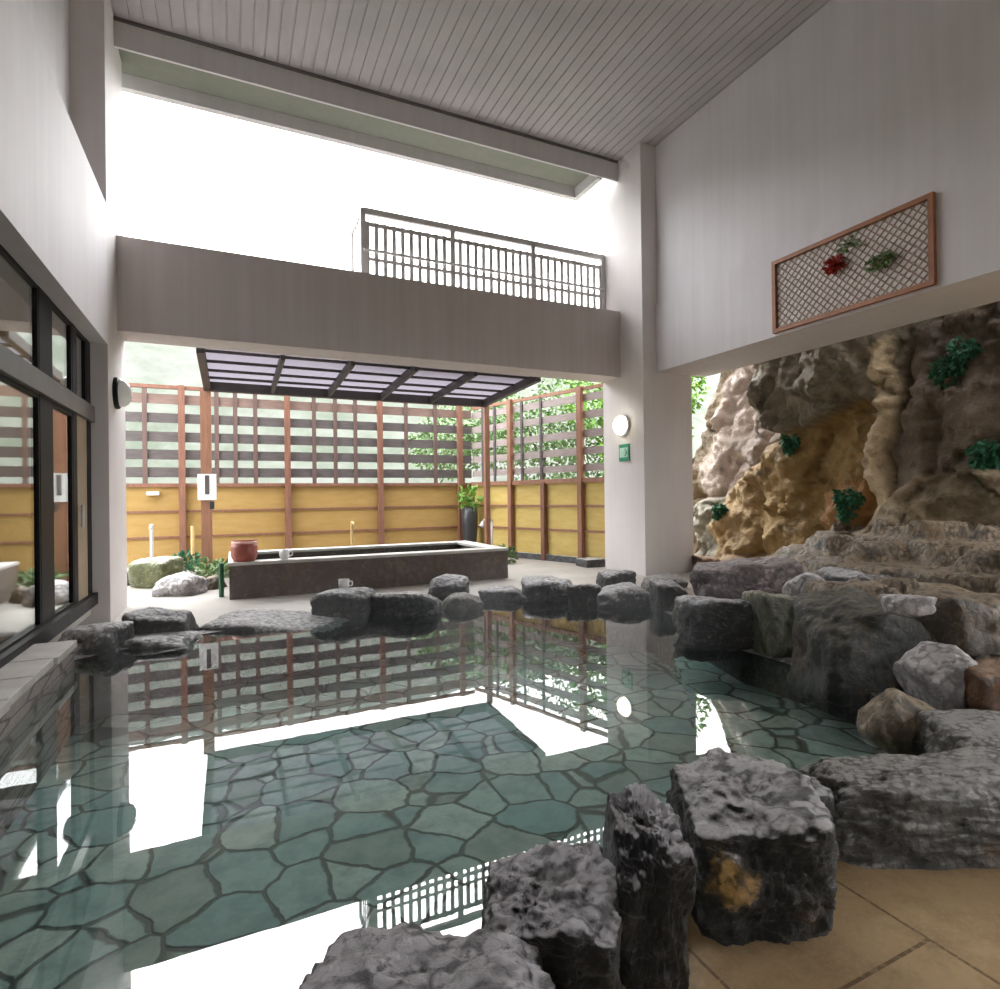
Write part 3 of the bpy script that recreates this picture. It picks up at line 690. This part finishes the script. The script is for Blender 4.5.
for x, mm in ((1.18, 'postorange'), (2.92, 'postorange'), (LN - .06, 'postorange'), (2.05, 'post')):
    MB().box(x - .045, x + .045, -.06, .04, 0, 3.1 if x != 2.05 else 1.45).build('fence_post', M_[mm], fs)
MB().box(0, LN, -.04, .08, -.1, .11).build('fence_footing', M_['rlow'], fs)
tag(MB().tube([(5.18, 10.2, 1.4), (5.18, 10.2, .45), (5.28, 10.12, .12), (5.36, 10.1, .03)], .04).build('drain_pipe', M_['greyframe'], smooth=True), 'dark bent drain pipe running down the side fence', 'pipe')
tag(MB().box(5.30, 5.85, 8.0, 8.35, 0, .13, .02).build('footing_block', M_['rlow']), 'grey stone footing block by the column end of the side fence', 'block')

# ---------------------------------------------------------------- pergola
pg = empty('pergola', (2.3, 10, 0), label='lean-to pergola with purple tinted roofing over the stone tub', cat='pergola')
def RZ(y): return 2.95 + (9.93 - y) * .04
def pl(x, y, z): return (x - 2.3, y - 10, z)
y0, y1, x0, x1 = 7.82, 9.93, -.34, 4.35
mb = MB(); q = [mb.bm.verts.new(pl(*c)) for c in ((x0, y0, RZ(y0) + .07), (x1, y0, RZ(y0) + .07), (x1, y1, RZ(y1) + .07), (x0, y1, RZ(y1) + .07), (x0, y0, RZ(y0) + .078), (x1, y0, RZ(y0) + .078), (x1, y1, RZ(y1) + .078), (x0, y1, RZ(y1) + .078))]
for f_ in ((0, 1, 2, 3), (4, 5, 6, 7), (0, 1, 5, 4), (1, 2, 6, 5), (2, 3, 7, 6), (3, 0, 4, 7)): mb.bm.faces.new([q[i] for i in f_])
mb.build('roof_sheet', M_['roofing'], pg)
for x in (x0 + .02, .62, 1.5, 2.38, 3.28, x1 - .02):
    wd = .05 if x0 + .1 < x < x1 - .1 else .09
    MB().bar(pl(x, y0, RZ(y0)), pl(x, y1, RZ(y1)), wd, .12).build('rafter', M_['darkbeam'], pg)
for y in (8.1, 8.6, 9.1, 9.55): MB().bar(pl(x0, y, RZ(y) + .05), pl(x1, y, RZ(y) + .05), .035, .035).build('purlin', M_['darkbeam'], pg)
MB().bar(pl(x0 - .03, 9.93, RZ(9.93)), pl(x1 + .03, 9.93, RZ(9.93)), .07, .14).build('back_beam', M_['darkbeam'], pg)
MB().box(-2.3 - .42, -2.3 - .27, -.08, .07, 0, RZ(10) - .05).build('pergola_post', M_['postorange'], pg)
MB().box(4.33 - 2.3, 4.42 - 2.3, -.1, -.01, 0, RZ(9.93) - .05).build('pergola_post', M_['postorange'], pg)

# notice on the pergola post
p = at(207, 487, 1, 9.86)
e = empty('notice_board', (p.x, 9.90, p.z - .20), label='white notice board with a dark upright mark on the orange post', cat='sign')
bd = MB().box(-.13, .13, -.01, .012, 0, .40, .004).build('board', M_['white'], e)
MB().box(-.03, .03, -.014, -.01, .09, .38).build('printed_mark', M_['slat'], bd)
tag(MB().box(p.x + .03, p.x + .10, 9.86, 9.92, p.z - .34, p.z - .22, .01).build('switch_box', M_['pot']), 'small dark switch box on the orange post under the white notice', 'switch')

# ---------------------------------------------------------------- raised stone tub
TX0, TX1, TY0, TY1, TH = -.03, 3.67, 7.62, 9.3, .44
e = empty('stone_tub', ((TX0 + TX1) / 2, (TY0 + TY1) / 2, 0), label='long raised brown stone bathing tub under the pergola', cat='bath')
hx = (TX1 - TX0) / 2; hy = (TY1 - TY0) / 2
MB().box(-hx, hx, -hy, -hy + .16, 0, .40).box(-hx, hx, hy - .16, hy, 0, .40).box(-hx, -hx + .16, -hy + .16, hy - .16, 0, .40).box(hx - .16, hx, -hy + .16, hy - .16, 0, .40).box(-hx + .16, hx - .16, -hy + .16, hy - .16, 0, .1).build('tub_wall', M_['granite'], e)
MB().box(-hx - .01, hx + .01, -hy - .01, -hy + .24, .40, TH, .008).box(-hx - .01, hx + .01, hy - .24, hy + .01, .40, TH, .008).box(-hx - .01, -hx + .24, -hy + .24, hy - .24, .40, TH, .008).box(hx - .24, hx + .01, -hy + .24, hy - .24, .40, TH, .008).build('tub_rim', M_['ledge'], e)
tag(MB().box(TX0 + .17, TX1 - .17, TY0 + .17, TY1 - .17, .30, .33).build('tub_water', M_['water']), 'water standing inside the raised stone tub', 'water', kind='stuff')
# reddish basin stack on the corner
e = empty('wash_basin', (.14, 7.78, TH), label='reddish round basin sitting on the left corner of the stone tub', cat='basin')
MB().lathe([(0, 0), (.12, 0), (.15, .06), (.155, .17), (.145, .22), (.13, .22), (.12, .10), (0, .06)]).build('basin_bowl', M_['redbrown'], e, smooth=True)
MB().lathe([(.145, .215), (.15, .235), (.145, .25), (.128, .235), (.128, .22)]).build('basin_rim', M_['pink'], e, smooth=True)
MB().box(-.15, .15, -.012, .012, .225, .26, .004).build('basin_handle', M_['redbrown'], e)
def cup(p, label, s=1):
    e = empty('white_cup', p, label=label, cat='cup')
    MB().lathe([(0, 0), (.04 * s, 0), (.055 * s, .05 * s), (.055 * s, .11 * s), (.048 * s, .11 * s), (.045 * s, .02 * s), (0, .02 * s)], 16).build('cup_body', M_['white'], e, smooth=True)
    MB().tube([(.05 * s, 0, .09 * s), (.085 * s, 0, .08 * s), (.085 * s, 0, .045 * s), (.05 * s, 0, .035 * s)], .008 * s, 8).build('cup_handle', M_['white'], e)
cup((.60, 7.72, TH), 'small white cup on the rim of the stone tub', 1.1)
c_ = at(344, 590, 1, 5.75)
cup((c_.x, 5.75, c_.z), 'small white cup standing on a dark rock of the far rim', .95)
# spouts and posts by the fence
def stand(name, label, u, v0, v1, yy, r, m, cat, head=None):
    a = at(u, v1, 1, yy); b_ = at(u, v0, 1, yy)
    e = empty(name, (a.x, yy, 0), label=label, cat=cat)
    MB().cyl((0, 0, 0), (0, 0, b_.z), r, r, 12).build('upright', M_[m], e)
    if head: MB().tube([(0, 0, b_.z - r), (0, -.12, b_.z - .02), (0, -.18, b_.z - .07)], r * .7).build('spout', M_[head], e, smooth=True)
stand('bamboo_spout', 'thin bamboo water spout rising behind the middle of the stone tub', 352, 521, 548, 9.6, .022, 'bamboo', 'spout', 'bamboo')
stand('bamboo_stake', 'short bamboo stake between the fence post and the notice post', 193, 526, 562, 10.9, .03, 'bamboo', 'stake')
stand('water_tap', 'slim grey standing water tap behind the mossy boulder', 152, 524, 562, 10.3, .025, 'steel', 'tap', 'white')
p = at(153, 493.5, 1, 11.28)
tag(MB().box(p.x - .09, p.x + .09, 11.22, 11.34, p.z - .03, p.z + .03, .01).build('wall_light', M_['lampoff']), 'tiny white light fixed near the top of the ochre boards at the left', 'lamp')
tag(MB().cyl((-.12, 7.9, 0), (-.12, 7.9, .42), .03, .03, 12).build('green_hose_post', M_['fern']), 'dark green hose post at the left end of the stone tub', 'post')
e = empty('potted_plant', (4.42, 10.95, 0), label='green leafy plant in a dark tall pot in the fence corner', cat='plant')
MB().lathe([(0, 0), (.12, 0), (.17, .75), (.16, .98), (.14, .98), (.13, .9), (0, .9)], 18).build('pot', M_['pot'], e, smooth=True)
mb = MB(); leaves(mb, (0, 0, 1.15), (.2, .2, .22), 90, .16, 5, 0, shell=.1); mb.build('foliage', M_['leafbright'], e)
e = empty('shower_stand', (4.62, 10.3, 0), label='grey shower tap stand in front of the potted plant', cat='tap')
MB().tube([(0, 0, 0), (0, 0, .72), (-.14, -.05, .80), (-.22, -.08, .70)], .02).build('pipe', M_['steel'], e, smooth=True)
MB().cyl((-.22, -.08, .72), (-.26, -.1, .62), .02, .05, 12).build('shower_head', M_['steel'], e)
for i, (u, v, s, lab) in enumerate(((214, 570, .22, 'low green shrub at the base of the notice post'), (186, 562, .24, 'green grassy plant behind the white faceted rock'), (225, 565, .16, 'small green plant against the left end of the tub'), (505, 551, .2, 'low grass tuft at the foot of the yellow side fence'))):
    p = at(u, v + 12, 2, 0)
    e = empty('garden_shrub', (p.x, p.y, 0), label=lab, cat='shrub', group='small plants on the terrace')
    mb = MB(); leaves(mb, (0, 0, s * .7), (s, s, s * .7), 140, .10, 40 + i, -.4, shell=.1); mb.build('foliage', M_['leaf' if i != 1 else 'fern'], e)
    MB().cyl((0, 0, 0), (0, 0, s * .6), .012, .008, 8).build('stem', M_['bark'], e)

# ---------------------------------------------------------------- balcony railing
RY = 7.72
rl = empty('balcony_railing', (3.55, RY, 4.055), label='grey steel balcony railing with upright bars on top of the concrete beam', cat='railing')
xa, xb = 1.63 - 3.55, 5.50 - 3.55; zt = 5.045 - 4.055
MB().box(xa, xb, -.025, .025, zt - .045, zt + .035).build('top_rail', M_['steel'], rl)
MB().box(xa, xb, -.015, .015, zt - .20, zt - .15).box(xa, xb, -.015, .015, .33, .37).box(xa, xb, -.015, .015, .06, .10).build('cross_rail', M_['steel'], rl)
MB().cyl((xa, -.05, .45), (xb, -.05, .45), .02).build('hand_rail', M_['steel'], rl)
for x in (xa, 2.90 - 3.55, 4.20 - 3.55, xb - .02): MB().box(x - .034, x + .034, -.03, .03, 0, zt + .02).build('rail_post', M_['steel'], rl)
nb = 32
for k in range(nb):
    x = xa + (k + .5) * (xb - xa) / nb; MB().box(x - .026, x + .026, -.012, .012, .08, zt - .14).build('rail_bar', M_['steel'], rl)
MB().box(xa - .02, xa + .02, 0, .75, zt - .02, zt + .035).box(xa - .02, xa + .02, .7, .75, -.06, zt).build('return_rail', M_['steel'], rl)
for k in range(4):
    y = .1 + k * .13; MB().box(xa - .009, xa + .009, y - .009, y + .009, -.06, zt - .02).build('rail_bar', M_['steel'], rl)
struct('floor_balcony', MB().box(1.5, 5.5, YB, 8.6, 3.80, 4.0), M_['beam'])

# ---------------------------------------------------------------- lattice on the right band
lx = 5.765; ya, yb, za, zb_ = 3.01, 4.71, 3.05, 3.88
lp = empty('lattice_panel', (lx, (ya + yb) / 2, za), label='orange framed diagonal lattice panel hung on the white band over the cliff', cat='lattice')
hy = (yb - ya) / 2; H = zb_ - za
MB().box(-.05, -.005, -hy, -hy + .045, 0, H).box(-.05, -.005, hy - .045, hy, 0, H).box(-.05, -.005, -hy + .045, hy - .045, 0, .045).box(-.05, -.005, -hy + .045, hy - .045, H - .045, H).build('lattice_frame', M_['frame_wood'], lp)
MB().box(-.012, -.004, -hy + .04, hy - .04, .04, H - .04).build('lattice_backing', M_['screen_white'], lp)
def clipseg(y, s):   # diagonal through (y, 0) with slope s, clipped to the frame
    pts = []
    for q in range(0, 201):
        z = H * q / 200; yy = y + s * z
        if -hy + .03 <= yy <= hy - .03: pts.append((yy, z))
    return (pts[0], pts[-1]) if len(pts) > 4 else None
for s, xx in ((1, -.022), (-1, -.016)):
    mb = MB(); k = -hy - H
    while k < hy + H:
        sg = clipseg(k, s)
        if sg: mb.bar((xx, sg[0][0], sg[0][1]), (xx, sg[1][0], sg[1][1]), .005, .012, up=(0, s, -1) )
        k += .085
    mb.build('lattice_strips', M_['lattice'], lp)
def spray(label, y, z, r, n, m, seed):
    e = empty('leaf_spray', (lx - .05, y, z), label=label, cat='decoration'); mb = MB()
    leaves(mb, (-.01, 0, 0), (.012, r, r * .55), n, .05, seed, 0, shell=.0); mb.build('leaf_cluster', M_[m], e)
    MB().cyl((0, -r * .8, -.02), (0, r * .8, .03), .004, .004, 6).build('twig', M_['bark'], e)
q = at(838, 266, 0, lx); spray('red leaf spray tied to the lattice', q.y, q.z, .11, 170, 'red', 1)
q = at(884, 262, 0, lx); spray('green leaf spray tied to the lattice right of the red one', q.y, q.z, .13, 110, 'leaf', 2)
q = at(852, 245, 0, lx); spray('thin dark green spray above the red one on the lattice', q.y, q.z, .10, 40, 'leaf', 3)

# ---------------------------------------------------------------- wall lamps and sign
def wall_lamp(loc, s, glass, label):
    e = empty('wall_lamp', loc, label=label, cat='lamp', group='round wall lamps on the columns')
    M = Matrix.Rotation(math.pi / 2 * s, 4, 'Y')
    MB().lathe([(0, 0), (.165, 0), (.165, .035), (.15, .045), (0, .045)], 32, M).build('lamp_base', M_['black' if s > 0 else 'steel'], e)
    MB().lathe([(.145, .045), (.14, .08), (.115, .115), (.07, .14), (0, .15)], 32, M).build('lamp_glass', M_[glass], e, smooth=True)
wall_lamp((5.517, 7.26, 2.27), -1, 'lampglow', 'lit round wall lamp on the white column')
wall_lamp((XL, 7.16, 2.33), 1, 'lampoff', 'unlit round opal wall lamp with a black base on the left column')
e = empty('exit_sign', (5.517, 7.24, 1.72), label='small green and mint sign under the lit lamp on the white column', cat='sign')
MB().box(-.02, -.002, -.125, .125, 0, .26, .004).build('sign_board', M_['green_sign'], e)
sg_ = MB().box(-.024, -.02, -.10, .10, .055, .205).build('sign_panel', M_['mint'], e)
mb = MB()   # running figure: arrow-like zigzag
for a_, b_ in (((-.024, -.035, .185), (-.024, -.085, .13)), ((-.024, -.085, .13), (-.024, -.035, .075)), ((-.024, .0, .13), (-.024, -.08, .13))): mb.bar(a_, b_, .022, .004)
mb.build('sign_mark', M_['green_sign'], sg_)

# ---------------------------------------------------------------- steam over the water
m, t, b, N, L = nt('thin_steam'); t.nodes.remove(b); g = N('ShaderNodeNewGeometry').outputs['Position']
vs = N('ShaderNodeVolumeScatter'); vs.inputs['Anisotropy'].default_value = .2; vs.inputs['Color'].default_value = (.95, .96, .97, 1)
sx = N('ShaderNodeSeparateXYZ'); L(g, sx.inputs[0])
fz = ramp(t, sx.outputs[2], .75, .12)
dn = mth(t, 'MULTIPLY', mth(t, 'MULTIPLY', ramp(t, tnoise(t, g, 1.1, 2), .42, .66), fz), .14)
L(dn, vs.inputs['Density']); L(vs.outputs[0], t.nodes['Material Output'].inputs['Volume'])
tag(MB().box(-.8, 3.6, 2.0, 5.4, .115, .75).build('steam', m), 'faint steam drifting low over the warm pool water', 'steam', kind='stuff')
